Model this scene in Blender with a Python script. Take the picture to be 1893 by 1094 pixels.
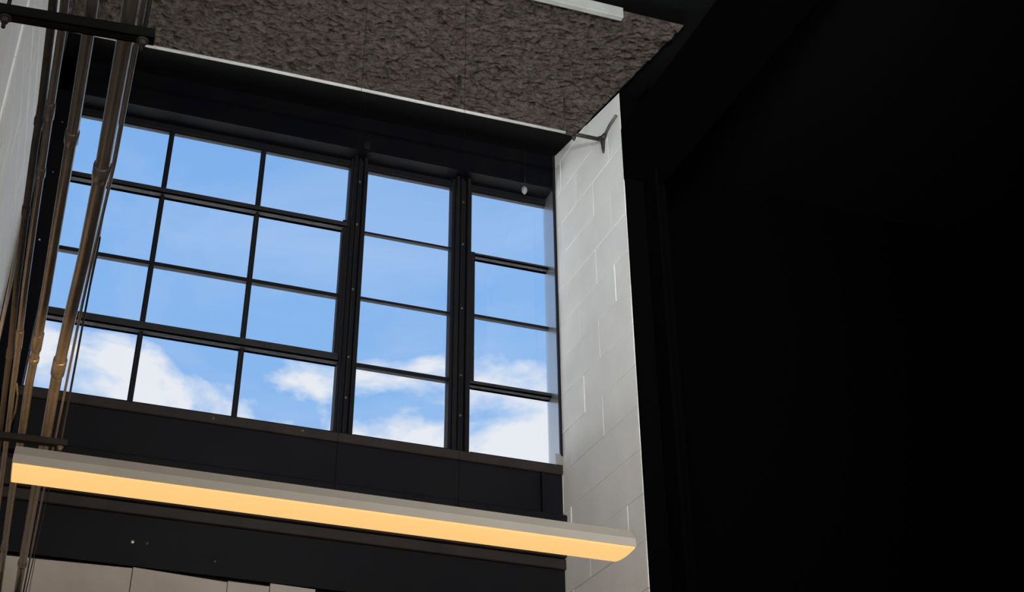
import bpy, bmesh, math, random
from mathutils import Vector, Matrix, noise

# ------------------------------------------------------------------ scene, camera, world, lights
for o in list(bpy.data.objects):
    bpy.data.objects.remove(o, do_unlink=True)
scene = bpy.context.scene
COL = scene.collection
random.seed(7)

S, H = 0.5575, 1.55            # one survey unit is 0.5575 m; survey height 0 is 1.55 m above the floor


def P(x, y, z):
    return Vector((x * S, y * S, z * S + H))


M = [[0.957448, -0.286565, 0.03427], [0.174864, 0.481541, -0.858802], [0.2296, 0.828251, 0.51116]]
cam_d = bpy.data.cameras.new('camera')
cam = bpy.data.objects.new('camera', cam_d)
COL.objects.link(cam)
rt, up, bk = Vector(M[0]), -Vector(M[1]), -Vector(M[2])
mw = Matrix.Identity(4)
for i in range(3):
    mw[i][0], mw[i][1], mw[i][2] = rt[i], up[i], bk[i]
mw.translation = Vector((0, 0, H))
cam.matrix_world = mw
cam_d.sensor_fit = 'HORIZONTAL'
cam_d.sensor_width = 36
cam_d.lens = 2377.8 / 1893 * 36
cam_d.shift_x = (946.5 - 756.3) / 1893
cam_d.shift_y = -(547 - 485) / 1893
cam_d.clip_start = 0.02
scene.camera = cam

vs = scene.view_settings
scene.display_settings.display_device = 'sRGB'
vs.view_transform = 'Standard'
vs.look = 'None'
vs.exposure = 0.0
vs.gamma = 1.0
vs.use_curve_mapping = False


def N(nt, typ, **kw):
    n = nt.nodes.new(typ)
    for k, v in kw.items():
        if k in n.inputs:
            n.inputs[k].default_value = v
        else:
            setattr(n, k, v)
    return n


def math_node(nt, op, a, b=None, c=None, clamp=False):
    n = nt.nodes.new('ShaderNodeMath')
    n.operation = op
    n.use_clamp = clamp
    for i, v in enumerate((a, b, c)):
        if v is None:
            continue
        if isinstance(v, (int, float)):
            n.inputs[i].default_value = v
        else:
            nt.links.new(v, n.inputs[i])
    return n.outputs[0]


# sky: blue with fair-weather cumulus thickening towards the horizon
w = bpy.data.worlds.new('sky')
scene.world = w
w.use_nodes = True
nt = w.node_tree
nt.nodes.clear()
L = nt.links
tc = N(nt, 'ShaderNodeTexCoord')
sep = N(nt, 'ShaderNodeSeparateXYZ')
L.new(tc.outputs['Generated'], sep.inputs[0])
elev = sep.outputs['Z']
blue = N(nt, 'ShaderNodeValToRGB')
blue.color_ramp.elements[0].position = 0.2
blue.color_ramp.elements[0].color = (0.30, 0.51, 0.84, 1)
blue.color_ramp.elements[1].position = 0.9
blue.color_ramp.elements[1].color = (0.13, 0.33, 0.75, 1)
e = blue.color_ramp.elements.new(0.5)
e.color = (0.235, 0.455, 0.84, 1)
L.new(elev, blue.inputs[0])
mp = N(nt, 'ShaderNodeMapping')
mp.inputs['Location'].default_value = (3.1, 1.4, 0.6)
mp.inputs['Scale'].default_value = (1.0, 1.0, 1.7)
L.new(tc.outputs['Generated'], mp.inputs[0])
n1 = N(nt, 'ShaderNodeTexNoise', Scale=6.5, Detail=7.0, Roughness=0.55, Distortion=0.25)
L.new(mp.outputs[0], n1.inputs['Vector'])
n2 = N(nt, 'ShaderNodeTexNoise', Scale=3.2, Detail=5.0, Roughness=0.62, Distortion=0.8)
L.new(mp.outputs[0], n2.inputs['Vector'])
# big cumulus: threshold falls as the view drops towards the horizon
thr = math_node(nt, 'MULTIPLY_ADD', elev, 2.7, -0.625)
den = math_node(nt, 'SUBTRACT', n1.outputs['Fac'], thr)
cum = math_node(nt, 'MULTIPLY', den, 11.0, clamp=True)
# thin wisps higher up
wis = math_node(nt, 'SUBTRACT', n2.outputs['Fac'], 0.50)
wis = math_node(nt, 'MULTIPLY', wis, 1.6, clamp=True)
wis = math_node(nt, 'MULTIPLY', wis, 0.55)
cov = math_node(nt, 'MAXIMUM', cum, wis)
mix = N(nt, 'ShaderNodeMix', data_type='RGBA')
L.new(cov, mix.inputs['Factor'])
L.new(blue.outputs[0], mix.inputs['A'])
mix.inputs['B'].default_value = (0.80, 0.82, 0.88, 1)
gm = math_node(nt, 'MULTIPLY_ADD', elev, 8.0, 0.5, clamp=True)
gmix = N(nt, 'ShaderNodeMix', data_type='RGBA')
L.new(gm, gmix.inputs['Factor'])
gmix.inputs['A'].default_value = (0.25, 0.24, 0.22, 1)
L.new(mix.outputs['Result'], gmix.inputs['B'])
bg = N(nt, 'ShaderNodeBackground')
bg.inputs['Strength'].default_value = 1.08
L.new(gmix.outputs['Result'], bg.inputs['Color'])
wo = N(nt, 'ShaderNodeOutputWorld')
L.new(bg.outputs[0], wo.inputs[0])


def area(name, loc, aim, sx, sy, power, color):
    d = bpy.data.lights.new(name, 'AREA')
    d.shape = 'RECTANGLE'
    d.size, d.size_y = sx, sy
    d.energy = power
    d.color = color
    o = bpy.data.objects.new(name, d)
    COL.objects.link(o)
    o.location = loc
    o.rotation_euler = (Vector(aim) - Vector(loc)).to_track_quat('-Z', 'Y').to_euler()
    return o


# afternoon sun from behind and above the building: it strikes the added pale roof outside the window
sun_d = bpy.data.lights.new('sun', 'SUN')
sun_d.energy = 22.0
sun_d.angle = 0.009
sun_d.color = (1.0, 0.97, 0.92)
sun = bpy.data.objects.new('sun', sun_d)
COL.objects.link(sun)
sun.rotation_euler = Vector((0.25, 0.55, -1.0)).to_track_quat('-Z', 'Y').to_euler()

# added unseen fill lights: one at the back wall, others washing pier and left wall
area('back_fill_light', (0.9, -3.2, 2.6), (1.1, 3.0, 2.9), 2.2, 2.0, 62, (1.0, 0.97, 0.94))  # added area light, brightens the room from behind the camera
for xx, yy in ((0.3, 0.6), (0.9, -1.4)):  # added without fittings, to brighten the pier
    wl = area('room_fill_light', (xx, yy, 3.0), (2.35, 5.05, 5.2), 0.9, 0.12, 20.5, (0.89, 0.95, 1.0))
    wl.data.spread = math.radians(62)
wl = area('room_fill_light', (1.7, 1.2, 3.0), (-0.4, 5.1, 4.5), 0.9, 0.12, 4.5, (0.80, 0.91, 1.0))  # one more added fill, for the left wall
wl.data.spread = math.radians(55)

# ------------------------------------------------------------------ materials


def mat(name, color, rough=0.6, metal=0.0, spec=0.5, var=None, nscale=6.0, bump=0.0, bscale=60.0, stretch=None):
    m = bpy.data.materials.new(name)
    m.use_nodes = True
    t = m.node_tree
    b = t.nodes['Principled BSDF']
    b.inputs['Roughness'].default_value = rough
    b.inputs['Metallic'].default_value = metal
    b.inputs['Specular IOR Level'].default_value = spec
    b.inputs['Base Color'].default_value = (*color, 1)
    co = N(t, 'ShaderNodeTexCoord')
    vec = co.outputs['Object']
    if stretch:
        g = N(t, 'ShaderNodeMapping')
        g.inputs['Scale'].default_value = stretch
        t.links.new(vec, g.inputs[0])
        vec = g.outputs[0]
    if var:
        n = N(t, 'ShaderNodeTexNoise', Scale=nscale, Detail=5.0, Roughness=0.6)
        t.links.new(vec, n.inputs['Vector'])
        r = N(t, 'ShaderNodeValToRGB')
        r.color_ramp.elements[0].position = 0.33
        r.color_ramp.elements[0].color = (*var, 1)
        r.color_ramp.elements[1].position = 0.66
        r.color_ramp.elements[1].color = (*color, 1)
        t.links.new(n.outputs['Fac'], r.inputs[0])
        t.links.new(r.outputs[0], b.inputs['Base Color'])
    if bump:
        n = N(t, 'ShaderNodeTexNoise', Scale=bscale, Detail=6.0, Roughness=0.65)
        t.links.new(vec, n.inputs['Vector'])
        bp = N(t, 'ShaderNodeBump', Strength=bump, Distance=0.01)
        t.links.new(n.outputs['Fac'], bp.inputs['Height'])
        t.links.new(bp.outputs[0], b.inputs['Normal'])
    return m


white_paint = mat('white_block_paint', (0.80, 0.79, 0.75), 0.75, var=(0.74, 0.73, 0.70), nscale=5, bump=0.12, bscale=45)
mortar_paint = mat('painted_mortar', (0.72, 0.72, 0.69), 0.85)
shaded_white = mat('shaded_white_block_paint', (0.47, 0.43, 0.385), 0.8, var=(0.40, 0.365, 0.33), nscale=4, bump=0.15, bscale=40)  # white block paint with the shade low on the wall put into its colour
black_steel = mat('black_painted_steel', (0.0026, 0.0028, 0.0052), 0.6, spec=0.05, var=(0.005, 0.0045, 0.0045), nscale=5, bump=0.06, bscale=25)
black_spandrel = mat('dusty_black_steel', (0.0068, 0.0064, 0.0075), 0.5, spec=0.12, var=(0.0042, 0.0042, 0.0062), nscale=3, bump=0.06, bscale=20)
warm_flange = mat('brown_steel_lamp_glow', (0.026, 0.018, 0.014), 0.55, spec=0.25, var=(0.014, 0.011, 0.010), nscale=7)  # brownish steel; on the ledges the lamp's glow is put into the colour
frame_steel = mat('dark_window_steel', (0.007, 0.008, 0.011), 0.55, spec=0.12, var=(0.011, 0.0095, 0.009), nscale=9)
bar_steel = mat('grey_brown_window_steel', (0.030, 0.027, 0.026), 0.6, spec=0.12, var=(0.018, 0.018, 0.020), nscale=12)
jamb_metal = mat('pale_jamb_lining', (0.50, 0.50, 0.50), 0.28, metal=0.85, spec=0.5)
matte_black = mat('matte_black_paint', (0.002, 0.002, 0.002), 0.95, spec=0.0)
deck_black = mat('black_roof_deck', (0.004, 0.004, 0.004), 0.9, spec=0.1)
conduit = mat('dull_galvanised_steel', (0.40, 0.355, 0.315), 0.24, metal=0.55, var=(0.29, 0.255, 0.225), nscale=14)
conduit_bright = mat('bright_conduit', (0.80, 0.80, 0.78), 0.35, metal=0.1, var=(0.62, 0.60, 0.58), nscale=16)
cable_black = mat('black_cable_sheath', (0.015, 0.012, 0.012), 0.5)
strut_black = mat('black_strut_paint', (0.006, 0.006, 0.006), 0.5, spec=0.3)
fitting_mat = mat('weathered_fitting', (0.13, 0.115, 0.10), 0.5, metal=0.15, var=(0.08, 0.07, 0.06), nscale=40)
pipe_pale = mat('pale_painted_pipe', (0.62, 0.60, 0.56), 0.45, var=(0.5, 0.48, 0.45), nscale=12)
dark_fitting = mat('dark_iron_fitting', (0.020, 0.016, 0.013), 0.6)
housing_mat = mat('grey_lamp_housing', (0.96, 0.84, 0.70), 0.55, var=(0.88, 0.77, 0.65), nscale=5)
floor_mat = mat('polished_concrete', (0.42, 0.40, 0.37), 0.45, var=(0.34, 0.32, 0.30), nscale=2)
batten_mat = mat('pale_grey_batten', (0.42, 0.42, 0.38), 0.7, var=(0.33, 0.33, 0.30), nscale=8)
grey_bulb = mat('grey_sensor_plastic', (0.22, 0.21, 0.20), 0.5)
roof_mat = mat('pale_bounce_roof', (0.68, 0.71, 0.75), 0.85, var=(0.60, 0.63, 0.66), nscale=1.0)
spot_mat = mat('bare_bolt_metal', (0.55, 0.53, 0.5), 0.3, metal=0.7)


def foam_material():
    m = mat('brown_sprayed_foam', (0.150, 0.118, 0.096), 0.95, spec=0.1)
    t = m.node_tree
    b = t.nodes['Principled BSDF']
    co = N(t, 'ShaderNodeTexCoord')
    n = N(t, 'ShaderNodeTexNoise', Scale=26.0, Detail=8.0, Roughness=0.7, Distortion=0.3)
    t.links.new(co.outputs['Object'], n.inputs['Vector'])
    r = N(t, 'ShaderNodeValToRGB')
    r.color_ramp.elements[0].position = 0.36
    r.color_ramp.elements[0].color = (0.060, 0.047, 0.040, 1)
    r.color_ramp.elements[1].position = 0.62
    r.color_ramp.elements[1].color = (0.165, 0.134, 0.110, 1)
    t.links.new(n.outputs['Fac'], r.inputs[0])
    t.links.new(r.outputs[0], b.inputs['Base Color'])
    n3 = N(t, 'ShaderNodeTexNoise', Scale=38.0, Detail=8.0, Roughness=0.75)
    t.links.new(co.outputs['Object'], n3.inputs['Vector'])
    bp = N(t, 'ShaderNodeBump', Strength=0.9, Distance=0.025)
    t.links.new(n3.outputs['Fac'], bp.inputs['Height'])
    t.links.new(bp.outputs[0], b.inputs['Normal'])
    return m


foam_mat = foam_material()


def glass_material():
    m = bpy.data.materials.new('window_glass')
    m.use_nodes = True
    t = m.node_tree
    t.nodes.clear()
    tr = N(t, 'ShaderNodeBsdfTransparent')
    tr.inputs['Color'].default_value = (0.97, 0.98, 0.98, 1)
    gl = N(t, 'ShaderNodeBsdfGlossy', Roughness=0.02)
    fr = N(t, 'ShaderNodeFresnel', IOR=1.25)
    mx = N(t, 'ShaderNodeMixShader')
    t.links.new(fr.outputs[0], mx.inputs[0])
    t.links.new(tr.outputs[0], mx.inputs[1])
    t.links.new(gl.outputs[0], mx.inputs[2])
    o = N(t, 'ShaderNodeOutputMaterial')
    t.links.new(mx.outputs[0], o.inputs[0])
    return m


glass = glass_material()


def lens_material():
    m = bpy.data.materials.new('glowing_lamp_lens')
    m.use_nodes = True
    t = m.node_tree
    b = t.nodes['Principled BSDF']
    b.inputs['Base Color'].default_value = (0.8, 0.7, 0.55, 1)
    b.inputs['Roughness'].default_value = 0.4
    b.inputs['Emission Color'].default_value = (1.0, 0.60, 0.205, 1)
    b.inputs['Emission Strength'].default_value = 0.95
    return m


lens_mat = lens_material()

# ------------------------------------------------------------------ mesh helpers


def link(name, bm, m, parent=None, smooth=False):
    me = bpy.data.meshes.new(name)
    bmesh.ops.recalc_face_normals(bm, faces=bm.faces[:])
    bm.to_mesh(me)
    bm.free()
    me.materials.append(m)
    if smooth:
        for p in me.polygons:
            p.use_smooth = True
    o = bpy.data.objects.new(name, me)
    COL.objects.link(o)
    if parent is not None:
        o.parent = parent
    return o


def box(bm, x0, x1, y0, y1, z0, z1, bevel=0.0):
    """axis-aligned box given in survey units"""
    a, b = P(x0, y0, z0), P(x1, y1, z1)
    r = bmesh.ops.create_cube(bm, size=1)
    vv = r['verts']
    for v in vv:
        v.co = Vector((a[i] + (b[i] - a[i]) * (v.co[i] + 0.5) for i in range(3)))
    if bevel:
        ed = list({e for v in vv for e in v.link_edges})
        bmesh.ops.bevel(bm, geom=ed, offset=bevel, segments=1, affect='EDGES')
    return vv


def prism_x(bm, poly, x0, x1):
    """extrude a (y, z) polygon between two x values, survey units"""
    a = [bm.verts.new(P(x0, y, z)) for y, z in poly]
    b = [bm.verts.new(P(x1, y, z)) for y, z in poly]
    n = len(poly)
    bm.faces.new(a)
    bm.faces.new(b)
    for i in range(n):
        bm.faces.new((a[i], a[(i + 1) % n], b[(i + 1) % n], b[i]))


def sweep(bm, pts, rad, seg=12, cap=True):
    """round tube along metre points; rad is a number or one per point"""
    pts = [Vector(p) for p in pts]
    rads = rad if isinstance(rad, (list, tuple)) else [rad] * len(pts)
    rings = []
    ref = None
    for i, p in enumerate(pts):
        if i == 0:
            d = pts[1] - pts[0]
        elif i == len(pts) - 1:
            d = pts[-1] - pts[-2]
        else:
            d = (pts[i + 1] - p).normalized() + (p - pts[i - 1]).normalized()
        d.normalize()
        if ref is None:
            ref = d.orthogonal().normalized()
        ref = (ref - d * ref.dot(d)).normalized()
        q = d.cross(ref)
        rings.append([bm.verts.new(p + (ref * math.cos(2 * math.pi * k / seg) + q * math.sin(2 * math.pi * k / seg)) * rads[i]) for k in range(seg)])
    for a, b in zip(rings, rings[1:]):
        for k in range(seg):
            bm.faces.new((a[k], a[(k + 1) % seg], b[(k + 1) % seg], b[k]))
    if cap:
        bm.faces.new(rings[0])
        bm.faces.new(rings[-1])


def tag(o, label, cat=None, group=None, kind=None):
    o['label'] = label
    if cat:
        o['category'] = cat
    if group:
        o['group'] = group
    if kind:
        o['kind'] = kind
    return o


def struct(name, bm, m, label):
    return tag(link(name, bm, m), label, kind='structure')


def empty(name, loc):
    o = bpy.data.objects.new(name, None)
    o.empty_display_size = 0.1
    COL.objects.link(o)
    o.location = loc
    return o


def part(name, bm, m, root, smooth=False):
    """a mesh built in world coordinates that becomes a child of root"""
    o = link(name, bm, m, None, smooth)
    o.parent = root
    o.matrix_parent_inverse = Matrix.Translation(-root.location)
    return o


# ------------------------------------------------------------------ setting
XL, XR = -0.715, 4.265           # inner faces of the left and right block walls
SL = 0.205                       # slope of the roof, dropping away from the window


def zc(y):
    return 7.735 - SL * (10 - y)


Z0 = -H / S                      # floor
CH = 0.364                       # block course height
bm = bmesh.new()
box(bm, -1.4, 9.6, -6.4, 10.9, Z0 - 0.2, Z0)
struct('floor', bm, floor_mat, 'grey polished concrete floor of the bay below the window')

# window wall: lintel, dark column left of the window and dado below
bm = bmesh.new()
box(bm, XL, XR, 10.0, 10.27, 7.34, 8.3)
box(bm, XL - 0.5, -0.44, 10.0, 10.27, Z0, 8.3)
box(bm, -0.44, XR, 10.06, 10.7, Z0, 4.28)
wall_front = struct('wall_front', bm, black_steel, 'black painted wall around the tall gridded window')


def block(bm, poly, depth_axis, face, back, inset):
    """one chamfered block: 2-D polygon, its face plane and back plane"""
    n = len(poly)
    cx = sum(p[0] for p in poly) / n
    cy = sum(p[1] for p in poly) / n

    def pt(p, d):
        return P(d, p[0], p[1]) if depth_axis == 'x' else P(p[0], d, p[1])

    def shrink(p):
        dx, dy = p[0] - cx, p[1] - cy
        return (p[0] - math.copysign(min(inset, abs(dx) * .8), dx), p[1] - math.copysign(min(inset, abs(dy) * .8), dy))
    s = 1 if face > back else -1
    rings = []
    for d, f in ((back, lambda p: p), (face - s * inset * 0.55, lambda p: p), (face, shrink)):
        rings.append([bm.verts.new(pt(f(p), d)) for p in poly])
    for a, b in zip(rings, rings[1:]):
        for i in range(n):
            bm.faces.new((a[i], a[(i + 1) % n], b[(i + 1) % n], b[i]))
    bm.faces.new(rings[-1])
    bm.faces.new(rings[0])


def clip(poly, f):
    """keep the part of a 2-D polygon where f(p) >= 0"""
    out = []
    for i, p in enumerate(poly):
        q = poly[(i + 1) % len(poly)]
        a, b = f(p), f(q)
        if a >= 0:
            out.append(p)
        if (a >= 0) != (b >= 0):
            t = a / (a - b)
            out.append((p[0] + (q[0] - p[0]) * t, p[1] + (q[1] - p[1]) * t))
    return out


def block_wall(root, x_face, x_back, y0, y1, zlo, perp, m, gap=0.003, inset=0.0042):
    k = int((zlo - 7.2) / CH) - 1
    while True:
        za, zb = 7.2 + CH * k, 7.2 + CH * (k + 1)
        if za > 8.1:
            break
        k += 1
        if zb < zlo:
            continue
        off = perp if k % 2 else perp + 0.366
        j = -30
        while True:
            ya, yb = off + 0.732 * j, off + 0.732 * (j + 1)
            j += 1
            if ya > y1:
                break
            if yb < y0:
                continue
            ya2, yb2 = max(ya, y0), min(yb, y1)
            if yb2 - ya2 < 0.03:
                continue
            g = gap / 2
            poly = [(ya2 + (g if ya2 > y0 else 0), za + g), (yb2 - (g if yb2 < y1 else 0), za + g),
                    (yb2 - (g if yb2 < y1 else 0), zb - g), (ya2 + (g if ya2 > y0 else 0), zb - g)]
            poly = clip(poly, lambda p: zc(p[0]) - 0.004 - p[1])
            if len(poly) < 3 or max(p[1] for p in poly) - min(p[1] for p in poly) < 0.02:
                continue
            b = bmesh.new()
            jit = random.uniform(-0.0035, 0.0035)
            block(b, poly, 'x', x_face + jit, x_back, inset)
            o = link('block', b, m, root)


# right pier (white painted blocks) with its mortar core
bm = bmesh.new()
prism_x(bm, [(8.455, Z0), (10.0, Z0), (10.0, zc(10.0)), (8.455, zc(8.455))], XR + 0.012, XR + 0.36)
box(bm, XR + 0.001, XR + 0.36, 10.0, 10.25, Z0, 8.3)
wall_right = struct('wall_right', bm, mortar_paint, 'white painted block pier to the right of the window')
block_wall(wall_right, XR, XR + 0.1, 8.45, 10.0, 2.2, 9.098, white_paint)

# left wall, same blocks, seen almost edge on
bm = bmesh.new()
prism_x(bm, [(-6.0, Z0), (10.0, Z0), (10.0, zc(10.0)), (-6.0, zc(-6.0))], XL - 0.4, XL - 0.012)
wall_left = struct('wall_left', bm, white_paint, 'white painted block wall to the left of the pipes')
block_wall(wall_left, XL, XL - 0.1, 6.6, 10.0, 3.2, 9.2, white_paint, gap=0.006, inset=0.007)

# invented bay beyond the pier, painted black to look unlit: end, side, header
bm = bmesh.new()
box(bm, XR + 0.36, 9.4, 10.0, 10.4, Z0, 8.3)
box(bm, 9.2, 9.6, -6.2, 10.4, Z0, 8.3)
struct('wall_invented_bay', bm, matte_black, 'invented matte black walls that make the bay beyond the pier look unlit')
bm = bmesh.new()
box(bm, XR, XR + 0.35, -6.0, 2.4, Z0, 6.4)
box(bm, XR, XR + 0.35, 2.4, 8.45, 6.45, 7.0)
struct('wall_side', bm, matte_black, 'invented black painted wall and header beside the opening to the black bay')
bm = bmesh.new()
box(bm, -1.2, 0.2, -6.3, -6.0, Z0, 5.5)
box(bm, 3.4, XR + 5.3, -6.3, -6.0, Z0, 5.5)
box(bm, 0.2, 3.4, -6.3, -6.0, Z0, 0.2)
box(bm, 0.2, 3.4, -6.3, -6.0, 3.6, 5.5)
struct('wall_back', bm, white_paint, 'white wall behind the viewer with a wide opening added for light')

# ceiling: black roof deck, and the sprayed foam between the batten and the window
bm = bmesh.new()
prism_x(bm, [(-6.3, zc(-6.3) + 0.09), (10.7, zc(10.7) + 0.09), (10.7, zc(10.7) + 0.4), (-6.3, zc(-6.3) + 0.4)], -1.4, 9.6)
prism_x(bm, [(9.47, zc(9.47)), (10.0, zc(10.0)), (10.0, zc(10.0) + 0.06), (9.47, zc(9.47) + 0.06)], XL, XR)
ceiling = struct('ceiling', bm, deck_black, 'dark sloping roof above the window')

bm = bmesh.new()
nx, ny = 620, 300
fx0, fx1, fy0, fy1 = XL, XR, 7.2, 9.47
grid = []
for j in range(ny + 1):
    row = []
    for i in range(nx + 1):
        x = fx0 + (fx1 - fx0) * i / nx
        y = fy0 + (fy1 - fy0) * j / ny
        q = Vector((x * 2.2, y * 2.6, 3.0))
        h = noise.fractal(q, 1.0, 2.0, 3) * 0.022
        h += noise.fractal(q * 3.6, 0.7, 2.1, 4) * 0.020
        pit = noise.noise(q * 7.5 + Vector((9, 4, 2)))
        h += max(0.0, pit - 0.10) * 0.075
        h += max(0.0, noise.noise(q * 15.0 + Vector((3, 7, 5))) - 0.12) * 0.035
        edge = min(1.0, (fy1 - y) / 0.06, (y - fy0) / 0.06, (x - fx0) / 0.03 + 0.15, (fx1 - x) / 0.03 + 0.15)
        row.append(bm.verts.new(P(x, y, zc(y) - 0.012 + 0.035 * (1 - edge) + max(-0.035, min(0.055, h)) * edge)))
    grid.append(row)
for j in range(ny):
    for i in range(nx):
        bm.faces.new((grid[j][i], grid[j][i + 1], grid[j + 1][i + 1], grid[j + 1][i]))
foam = link('foam_lining', bm, foam_mat, ceiling, smooth=True)
foam['label'] = 'rough brown sprayed foam lining'

bm = bmesh.new()
box(bm, XL, 3.72, 7.19, 7.245, zc(7.2) - 0.055, zc(7.2) + 0.05, 0.003)
struct('trim_1', bm, batten_mat, 'pale grey batten along the edge of the brown foam ceiling')
# invented black column covering the white end of the pier
bm = bmesh.new()
box(bm, XR + 0.004, XR + 0.38, 8.42, 8.448, Z0, zc(8.45) - 0.01)
box(bm, XR + 0.17, XR + 0.2, 8.2, 8.42, Z0, zc(8.42) - 0.06)
struct('trim_2', bm, matte_black, 'invented black column covering the near end of the white pier')

# added unseen roof below the sill, bouncing sunlight in through the window
bm = bmesh.new()
prism_x(bm, [(10.75, 3.7), (30.0, 6.4), (30.0, 6.0), (10.75, 3.3)], -14.0, 18.0)
struct('roof', bm, roof_mat, 'added pale roof outside, bouncing sun up through the window')

# ------------------------------------------------------------------ windows
YG = 10.25


def a_bar(name, root, x0, x1, top, bot, yf, m, lip=True):
    """horizontal bar; top and bot are where its edges read on the glass plane"""
    zt = top * yf / YG
    b = bmesh.new()
    if lip:
        mid = bot + (zt - bot) * 0.45
        box(b, x0, x1, yf, yf + 0.02, bot + 0.004, zt)
        box(b, x0, x1, yf, YG + 0.01, bot, min(zt, bot + 0.022))
        box(b, x0, x1, YG - 0.03, YG + 0.012, bot, zt)
    else:
        box(b, x0, x1, yf, YG + 0.01, bot, zt, 0.002)
    return part(name, b, m, root)


def v_bar(name, root, x0, x1, z0, z1, yf, m):
    b = bmesh.new()
    box(b, x0, x1, YG - 0.02, YG + 0.012, z0, z1)
    c = (x0 + x1) / 2
    box(b, c - 0.011, c + 0.011, yf, YG - 0.019, z0, z1)
    return part(name, b, m, root)


def pane(root, x0, x1, z0, z1):
    b = bmesh.new()
    box(b, x0, x1, YG - 0.006, YG + 0.004, z0, z1)
    return part('pane', b, glass, root)


ZB, ZT = 4.35, 7.278


def window(name, label, x0, x1, cols, bars, vents):
    """cols: glazing bar centres; bars: (top, bottom, front, thick)"""
    root = tag(empty(name, P((x0 + x1) / 2, YG, ZB)), label, kind='structure')
    b = bmesh.new()
    box(b, x0, x1, 10.205, YG + 0.02, ZT, ZT + 0.075, 0.002)
    box(b, x0, x1, 10.226, YG + 0.02, ZT - 0.016, ZT + 0.002)
    box(b, x0, x1, 10.12, YG + 0.02, ZB - 0.06, ZB + 0.07, 0.002)
    box(b, x0 - 0.02, x0 + 0.006, 10.16, YG + 0.02, ZB, ZT)
    if x1 < 4:
        box(b, x1 - 0.006, x1 + 0.02, 10.16, YG + 0.02, ZB, ZT)
    part('frame', b, frame_steel, root)
    xs = [x0] + list(cols) + [x1]
    zs = [ZB] + [(t + q) / 2 for t, q, f, th in bars][::-1] + [ZT]
    for t, q, f, th in bars:
        a_bar('transom_bar', root, x0, x1, t, q, f, bar_steel if th else frame_steel, th)
    for c in cols:
        v_bar('glazing_bar', root, c - 0.024, c + 0.024, ZB, ZT, 10.185, frame_steel)
    for vx0, vx1, vz0, vz1 in vents:
        b = bmesh.new()
        box(b, vx0, vx1, 10.17, YG + 0.01, vz0, vz1, 0.002)
        part('vent_stile', b, frame_steel, root)
    for i in range(len(xs) - 1):
        for j in range(len(zs) - 1):
            pane(root, xs[i] + 0.012, xs[i + 1] - 0.012, zs[j] + 0.012, zs[j + 1] - 0.012)
    return root


window('window_1', 'three pane wide dark steel window on the left, beside the pipes', -0.44, 2.195, (0.44, 1.330),
       ((6.648, 6.527, 10.165, True), (5.853, 5.785, 10.20, False), (5.236, 5.103, 10.16, True)),
       ((2.150, 2.196, 5.12, 6.62), (-0.44, -0.41, 5.12, 6.62)))
window('window_2', 'one pane wide dark steel window between the two thick mullions', 2.358, 3.242, (),
       ((6.586, 6.538, 10.21, False), (5.866, 5.816, 10.21, False), (5.176, 5.110, 10.20, False)), ())
window('window_3', 'one pane wide dark steel window at the white block pier', 3.434, 4.252, (),
       ((6.572, 6.482, 10.175, True), (5.892, 5.836, 10.205, False), (5.184, 5.094, 10.175, True)),
       ((3.434, 3.484, 5.14, 6.53),))


def mullion(name, x0, x1, label):
    b = bmesh.new()
    c = (x0 + x1) / 2
    hw = (x1 - x0) / 2
    box(b, x0, x1, 10.17, YG + 0.03, ZB - 0.02, ZT + 0.06)
    box(b, c - hw * 0.72, c - hw * 0.42, 10.10, 10.18, ZB, ZT + 0.06, 0.002)
    box(b, c + hw * 0.42, c + hw * 0.72, 10.10, 10.18, ZB, ZT + 0.06, 0.002)
    box(b, c - hw * 0.16, c + hw * 0.16, 10.13, 10.18, ZB, ZT + 0.06, 0.002)
    o = struct(name, b, frame_steel, label)
    for z in (4.75, 5.15, 5.85, 6.56, 7.05):
        q = bmesh.new()
        sweep(q, [P(c + 0.0, 10.132, z), P(c + 0.0, 10.115, z)], 0.006, 8)
        link('bolt', q, fitting_mat, o)
    return o


mullion('trim_3', 2.19, 2.362, 'thick dark mullion between the left and middle windows')
mullion('trim_4', 3.238, 3.438, 'thick dark mullion between the middle and right windows')

# pale jamb lining right of the windows and the dark angle on the pier corner
bm = bmesh.new()
box(bm, 4.252, XR + 0.02, 10.0, 10.27, 4.33, 7.34)
jamb = struct('trim_5', bm, jamb_metal, 'shiny pale jamb lining between right window and white pier')
bm = bmesh.new()
box(bm, 4.243, XR - 0.001, 9.972, 9.999, 4.44, 7.34)
box(bm, 4.236, XR - 0.001, 9.965, 9.999, 7.30, 7.72)
link('corner_angle', bm, frame_steel, jamb)

# steel spandrel below the sill
bm = bmesh.new()
box(bm, XL, XR - 0.004, 10.0, 10.07, 3.86, 4.30)                 # web
trim_6 = struct('trim_6', bm, black_spandrel, 'dusty black steel spandrel beam below the windows')
bm = bmesh.new()
box(bm, -0.46, XR - 0.006, 9.965, 10.22, 4.262, 4.348, 0.004)
part('sill', bm, warm_flange, trim_6)
bm = bmesh.new()
box(bm, XL, XR - 0.006, 9.90, 10.03, 3.775, 3.868, 0.004)
part('bottom_flange', bm, black_spandrel, trim_6)
bm = bmesh.new()
box(bm, 4.052, 4.066, 9.955, 10.0, 3.868, 4.262)
part('stiffener', bm, black_spandrel, trim_6)
bm = bmesh.new()
prism_x(bm, [(9.955, 4.348), (9.99, 4.348), (9.99, 4.46), (9.975, 4.46)], 4.19, XR - 0.008)
o = part('sill_end', bm, jamb_metal, trim_6)
bm = bmesh.new()
box(bm, XL, XR - 0.004, 9.995, 10.07, 3.0, 3.78)                 # lower plate
trim_7 = struct('trim_7', bm, black_spandrel, 'dark plate below the spandrel, half hidden by the lit lamp')
bm = bmesh.new()
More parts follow.
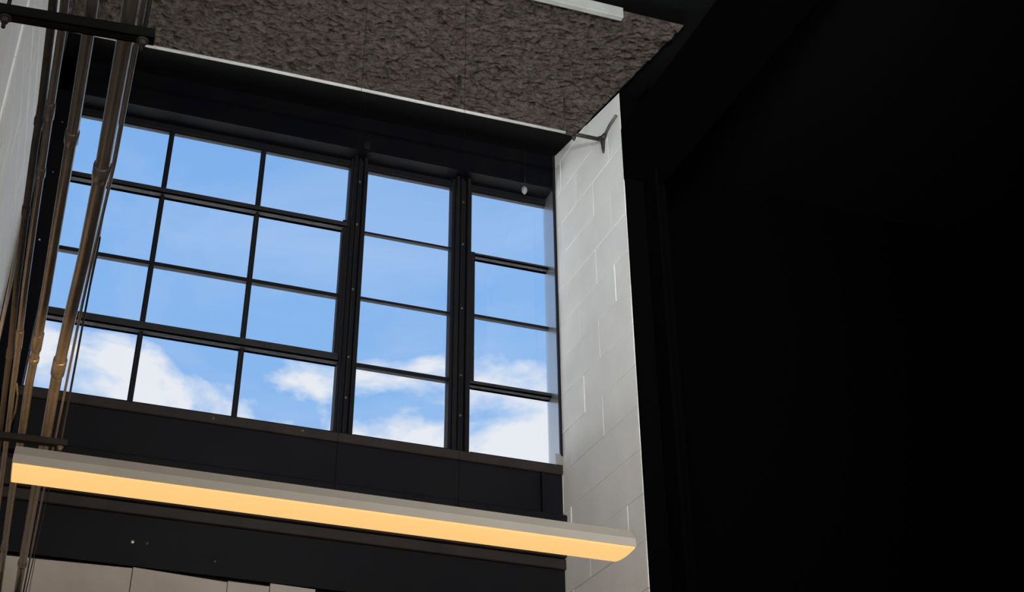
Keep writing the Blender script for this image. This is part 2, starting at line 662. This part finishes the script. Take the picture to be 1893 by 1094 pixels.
box(bm, XL, XR - 0.006, 9.93, 10.0, 3.50, 3.72, 0.004)
part('upper_ledge', bm, warm_flange, trim_7)
bm = bmesh.new()
box(bm, XL, XR - 0.006, 9.95, 10.0, 3.40, 3.492, 0.004)
part('lower_ledge', bm, warm_flange, trim_7)

for bx, bz, yy, r in ((-0.559, 6.98, 10.0, .0045), (-0.547, 6.432, 10.0, .0045), (-0.539, 5.725, 10.0, .0055),
                      (0.621, 3.188, 9.995, .009), (0.734, 3.189, 9.995, .006), (1.277, 3.114, 9.995, .005),
                      (1.125, 4.305, 9.965, .006), (1.887, 4.312, 9.965, .006)):
    bm = bmesh.new()
    p = P(bx, yy, bz)
    sweep(bm, [p + Vector((0, 0.004, 0)), p + Vector((0, -0.003, 0)), p + Vector((0, -0.006, 0))], [r, r, r * 0.6], 10)
    link('bolt', bm, spot_mat if r in (.009, .0055) else fitting_mat, wall_front, True)

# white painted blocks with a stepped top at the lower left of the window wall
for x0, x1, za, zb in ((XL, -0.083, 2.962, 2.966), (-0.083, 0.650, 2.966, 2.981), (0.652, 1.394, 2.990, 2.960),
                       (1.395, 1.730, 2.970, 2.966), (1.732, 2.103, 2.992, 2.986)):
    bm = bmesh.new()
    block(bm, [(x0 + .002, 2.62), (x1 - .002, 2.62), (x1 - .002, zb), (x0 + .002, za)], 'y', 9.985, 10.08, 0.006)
    link('block', bm, shaded_white, wall_front)
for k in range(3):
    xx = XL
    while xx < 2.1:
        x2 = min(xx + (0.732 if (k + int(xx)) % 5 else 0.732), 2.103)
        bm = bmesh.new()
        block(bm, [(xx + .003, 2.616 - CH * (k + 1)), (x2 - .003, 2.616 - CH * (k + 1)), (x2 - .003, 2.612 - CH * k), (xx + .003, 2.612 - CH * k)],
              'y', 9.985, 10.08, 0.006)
        link('block', bm, shaded_white, wall_front)
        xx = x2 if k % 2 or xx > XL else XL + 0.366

# faint lug on the lintel above the left mullion
bm = bmesh.new()
box(bm, 2.27, 2.33, 9.985, 10.0, 7.36, 7.44, 0.002)
link('lug', bm, frame_steel, wall_front)

# ------------------------------------------------------------------ lit pendant lamp
LY0, LY1, LX0, LX1, LZ = 5.0, 5.225, -0.196, 2.475, 1.848


def pendant_lamp(name, label, x0, x1, y0, y1, z, hang):
    root = tag(empty(name, P((x0 + x1) / 2, (y0 + y1) / 2, z)), label, 'lamp')
    b = bmesh.new()
    h = 0.043
    sec = [(y0, z + 0.004), (y0 + 0.006, z + h), (y0 + 0.05, z + h + 0.05), (y1 - 0.05, z + h + 0.05), (y1 - 0.006, z + h), (y1, z + 0.004)]
    prism_x(b, sec, x0, x1)
    part('housing', b, housing_mat, root)
    b = bmesh.new()
    sec = [(y0 + 0.003, z + 0.003)] + [(y0 + 0.003 + (y1 - y0 - 0.006) * t, z - 0.010 * math.sin(math.pi * t)) for t in (0.05, .2, .35, .5, .65, .8, .95)] + [(y1 - 0.003, z + 0.003)]
    prism_x(b, sec, x0 + 0.004, x1 - 0.004)
    part('lens', b, lens_mat, root)
    for xx in hang:
        b = bmesh.new()
        ym = (y0 + y1) / 2
        sweep(b, [P(xx, ym, z + h + 0.045), P(xx, ym, zc(ym) + 0.06)], 0.0005, 6)
        part('suspension_cable', b, matte_black, root)
    return root


lamp = pendant_lamp('linear_pendant_lamp', 'long grey linear lamp with glowing warm lens below the windows', LX0, LX1, LY0, LY1, LZ, (1.127, 1.685))
ll = area('lamp_far_side_glow', P((LX0 + LX1) / 2, LY1 + 0.01, LZ + 0.015), P((LX0 + LX1) / 2, 10.0, 3.1), (LX1 - LX0) * S * 0.97, 0.018, 10.0, (1.0, 0.60, 0.26))
ll.parent = lamp
ll.matrix_parent_inverse = Matrix.Translation(-lamp.location)

# ------------------------------------------------------------------ conduits on trapeze hangers along the left wall
ZP = 2.6
GROUP = 'conduits running to the window along the left wall'


def conduit_run(name, label, pts, r, m, couplings=(), cm=None, z=ZP, cat='pipe', start=-5.9, end=9.985, wiggle=None):
    """pts: (x, y) along the run; couplings: (y, length)"""
    xa, ya = pts[0]
    allp = [(xa + (0.02 if ya - start > 1 else 0.0), start)] + list(pts)
    if end > pts[-1][1]:
        k1 = (pts[-1][0] - pts[-2][0]) / (pts[-1][1] - pts[-2][1])
        allp.append((pts[-1][0] + k1 * (end - pts[-1][1]), end))
    root = tag(empty(name, P(allp[1][0], allp[1][1], z)), label, cat, GROUP)
    b = bmesh.new()
    sweep(b, [P(x, y, z) for x, y in allp], r, 16)
    part('tube', b, m, root, True)

    def at(y):
        for (x0, y0), (x1, y1) in zip(allp, allp[1:]):
            if y0 <= y <= y1:
                return x0 + (x1 - x0) * (y - y0) / (y1 - y0)
        return allp[-1][0]
    for y, ln in couplings:
        b = bmesh.new()
        p0, p1 = P(at(y), y, z), P(at(y + ln), y + ln, z)
        d = (p1 - p0).normalized()
        g = r * 1.22
        sweep(b, [p0, p0 + d * 0.004, p1 - d * 0.004, p1], [r * 1.02, g, g, r * 1.02], 16)
        part('coupling', b, cm or m, root, True)
    return root


conduit_run('steel_conduit', 'thickest grey conduit, rightmost of the pipes in front of the window',
            [(-0.048, 3.25), (-0.054, 4.0), (-0.066, 4.6), (-0.088, 5.2), (-0.105, 5.8), (-0.116, 6.6), (-0.130, 7.4), (-0.144, 8.4), (-0.157, 9.6)],
            0.0148, conduit, ((3.93, 0.10), (5.60, 0.17), (8.86, 0.08)))
conduit_run('steel_conduit', 'grey conduit second from the right, along the left edge of the glass',
            [(-0.160, 3.25), (-0.170, 3.75), (-0.184, 4.35), (-0.197, 4.95), (-0.212, 5.5), (-0.227, 5.9), (-0.236, 6.5), (-0.258, 7.4), (-0.275, 8.5), (-0.285, 9.3)],
            0.0112, conduit, ((3.76, 0.08), (5.36, 0.18), (5.62, 0.05), (8.55, 0.08)))
conduit_run('steel_conduit', 'grey conduit third from the right, against the black column',
            [(-0.239, 3.25), (-0.251, 3.63), (-0.258, 3.9), (-0.270, 4.33), (-0.284, 4.95), (-0.292, 5.53), (-0.302, 6.06), (-0.309, 6.5), (-0.335, 8.0)],
            0.0078, conduit, ((3.62, 0.10), (4.02, 0.07), (5.36, 0.20)))
conduit_run('steel_conduit', 'dark brown conduit leftmost of the group, nearest the white left wall',
            [(-0.275, 3.28), (-0.282, 3.66), (-0.293, 3.93), (-0.306, 4.37), (-0.320, 4.99), (-0.327, 5.58), (-0.341, 6.12), (-0.348, 6.55), (-0.377, 8.06)],
            0.0076, fitting_mat, ((3.75, 0.05), (4.34, 0.07), (5.62, 0.10)), z=2.62)
conduit_run('thin_conduit', 'thin grey conduit hugging the right side of the thickest pipe',
            [(-0.009, 3.0), (-0.010, 3.28), (-0.014, 3.87), (-0.034, 4.58), (-0.044, 5.0), (-0.054, 5.7), (-0.064, 6.42), (-0.085, 7.4), (-0.10, 8.4)],
            0.0034, conduit, (), z=2.580)
conduit_run('thin_cable', 'thin black cable between the thickest pipe and the open glass',
            [(-0.019, 4.45), (-0.026, 4.9), (-0.032, 5.8), (-0.040, 6.5), (-0.062, 7.6)],
            0.0020, cable_black, (), z=2.576, start=4.40)
conduit_run('thin_conduit', 'thin pale conduit along the edge of the white left wall',
            [(-0.294, 4.02), (-0.310, 4.37), (-0.334, 4.74), (-0.357, 5.12), (-0.390, 5.62), (-0.418, 6.2)],
            0.0040, conduit_bright, (), z=2.68, start=3.95)

# flexible tail between the third conduit and the black column
bm = bmesh.new()
sweep(bm, [P(-0.285, 5.95, 2.60), P(-0.276, 6.1, 2.60), P(-0.281, 6.3, 2.60), P(-0.297, 6.45, 2.60)], 0.0028, 8)
tag(link('cable_tail', bm, conduit, None, True), 'short bowed cable tail beside the third conduit from the right', 'cable')


def strut(name, label, x0, y0, x1, y1, rods, nut):
    zt = ZP - 0.027
    root = tag(empty(name, P((x0 + x1) / 2, (y0 + y1) / 2, zt - 0.037)), label, 'hanger', 'trapeze hangers carrying the conduits')
    d = (P(x1, y1, 0) - P(x0, y0, 0)).normalized()
    nrm = Vector((-d.y, d.x, 0))
    a, b_ = P(x0, y0, zt), P(x1, y1, zt)
    wd, hh, t = 0.0205, 0.0205, 0.0028
    b = bmesh.new()
    # open channel: bottom, two sides, two return lips on top
    for (u0, u1, v0, v1) in ((0, wd, -hh, -hh + t), (0, t, -hh, 0), (wd - t, wd, -hh, 0), (t, t + 0.005, -t, 0), (wd - t - 0.005, wd - t, -t, 0)):
        pts = []
        for q in (a, b_):
            pts.append([b.verts.new(q + nrm * u + Vector((0, 0, v))) for u, v in ((u0, v0), (u1, v0), (u1, v1), (u0, v1))])
        for i in range(4):
            b.faces.new((pts[0][i], pts[0][(i + 1) % 4], pts[1][(i + 1) % 4], pts[1][i]))
        b.faces.new(pts[0])
        b.faces.new(pts[1])
    part('channel', b, strut_black, root)
    for f in rods:
        q = a.lerp(b_, f) + nrm * wd * 0.5
        yv = q.y / S
        b = bmesh.new()
        sweep(b, [q + Vector((0, 0, -hh - 0.022)), Vector((q.x, q.y, zc(yv) * S + H + 0.02))], 0.0034, 10)
        part('threaded_rod', b, dark_fitting, root, True)
        b = bmesh.new()
        sweep(b, [q + Vector((0, 0, -hh - 0.0005)), q + Vector((0, 0, -hh - 0.003)), q + Vector((0, 0, -hh - 0.0032)), q + Vector((0, 0, -hh - 0.011))],
              [nut, nut, nut * 0.62, nut * 0.58], 8)
        part('nut_and_washer', b, fitting_mat, root)
    return root


strut('strut_hanger', 'black strut across the pipes at the top left corner', -0.56, 3.150, 0.036, 3.106, (0.27, 0.945), 0.0105)
strut('strut_hanger', 'black strut across the pipes just above the lamp end', -0.56, 6.532, -0.002, 6.505, (0.2, 0.94), 0.0105)

# ------------------------------------------------------------------ sprinkler pipe under the foam ceiling
YS, ZS = 8.76, 7.074
root = tag(empty('ceiling_pipe', P(1.7, YS, ZS)), 'thin pale pipe hung below the brown foam ceiling, ending at the pier', 'pipe')
bm = bmesh.new()
sweep(bm, [P(XL + 0.002, YS, ZS - 0.03), P(1.0, YS, ZS), P(2.84, YS, ZS + 0.003), P(3.86, YS, ZS + 0.008)], 0.0078, 14)
part('tube', bm, pipe_pale, root, True)
bm = bmesh.new()
sweep(bm, [P(3.86, YS, ZS + 0.008), P(4.20, YS, ZS + 0.012)], 0.0105, 12)
part('coupling', bm, dark_fitting, root, True)
bm = bmesh.new()
sweep(bm, [P(4.19, YS, ZS + 0.012), P(4.225, YS - 0.02, ZS + 0.02), P(4.228, YS - 0.06, ZS + 0.03)], [0.014, 0.0155, 0.012], 12)
part('elbow', bm, dark_fitting, root, True)
bm = bmesh.new()
sweep(bm, [P(4.228, YS - 0.06, ZS + 0.03), P(4.232, YS - 0.16, ZS + 0.07), P(4.236, 8.47, ZS + 0.085)], 0.0075, 10)
part('wall_run', bm, fitting_mat, root, True)
bm = bmesh.new()
sweep(bm, [P(4.222, YS - 0.02, ZS + 0.02), P(4.222, YS - 0.02, ZS - 0.03), P(4.222, YS - 0.02, ZS - 0.12), P(4.222, YS - 0.02, ZS - 0.15)], [0.014, 0.0115, 0.0075, 0.004], 10)
part('drain_nipple', bm, dark_fitting, root, True)
bm = bmesh.new()
sweep(bm, [P(3.943, YS, ZS), P(3.943, YS, ZS - 0.035), P(3.943, YS, ZS - 0.06)], [0.012, 0.011, 0.006], 10)
part('sprinkler_head', bm, dark_fitting, root, True)
for hx in (2.835, 3.86):
    zt = zc(YS) + 0.03
    bm = bmesh.new()
    sweep(bm, [P(hx, YS, zt), P(hx, YS, zt - 0.20), P(hx, YS, zt - 0.21), P(hx, YS, ZS + 0.02)], [0.010, 0.008, 0.0045, 0.0045] if hx < 3 else [0.0035] * 4, 10)
    hg = part('hanger_rod', bm, dark_fitting, root, True)
    bm = bmesh.new()
    sweep(bm, [P(hx - 0.016, YS, ZS + 0.004), P(hx + 0.016, YS, ZS + 0.005)], 0.0115, 14)
    q = link('pipe_ring', bm, pipe_pale, None, True)
    q.parent = hg
    q.matrix_parent_inverse = Matrix.Translation(-root.location)

# small pendant sensor in front of the lintel
root = tag(empty('pendant_sensor', P(3.862, 9.8, 7.1)), 'small grey pear shaped sensor hanging on a thin rod above the right window', 'sensor')
bm = bmesh.new()
sweep(bm, [P(3.872, 9.8, zc(9.8) + 0.01), P(3.872, 9.8, 7.38)], 0.0020, 8)
part('upper_rod', bm, deck_black, root, True)
bm = bmesh.new()
sweep(bm, [P(3.872, 9.8, 7.40), P(3.866, 9.8, 7.14)], 0.0028, 8)
part('lower_rod', bm, frame_steel, root, True)
bm = bmesh.new()
sweep(bm, [P(3.864, 9.8, 7.145), P(3.862, 9.8, 7.13), P(3.862, 9.8, 7.105), P(3.862, 9.8, 7.08), P(3.862, 9.8, 7.062)], [0.008, 0.0145, 0.0165, 0.012, 0.004], 12)
part('bulb', bm, grey_bulb, root, True)
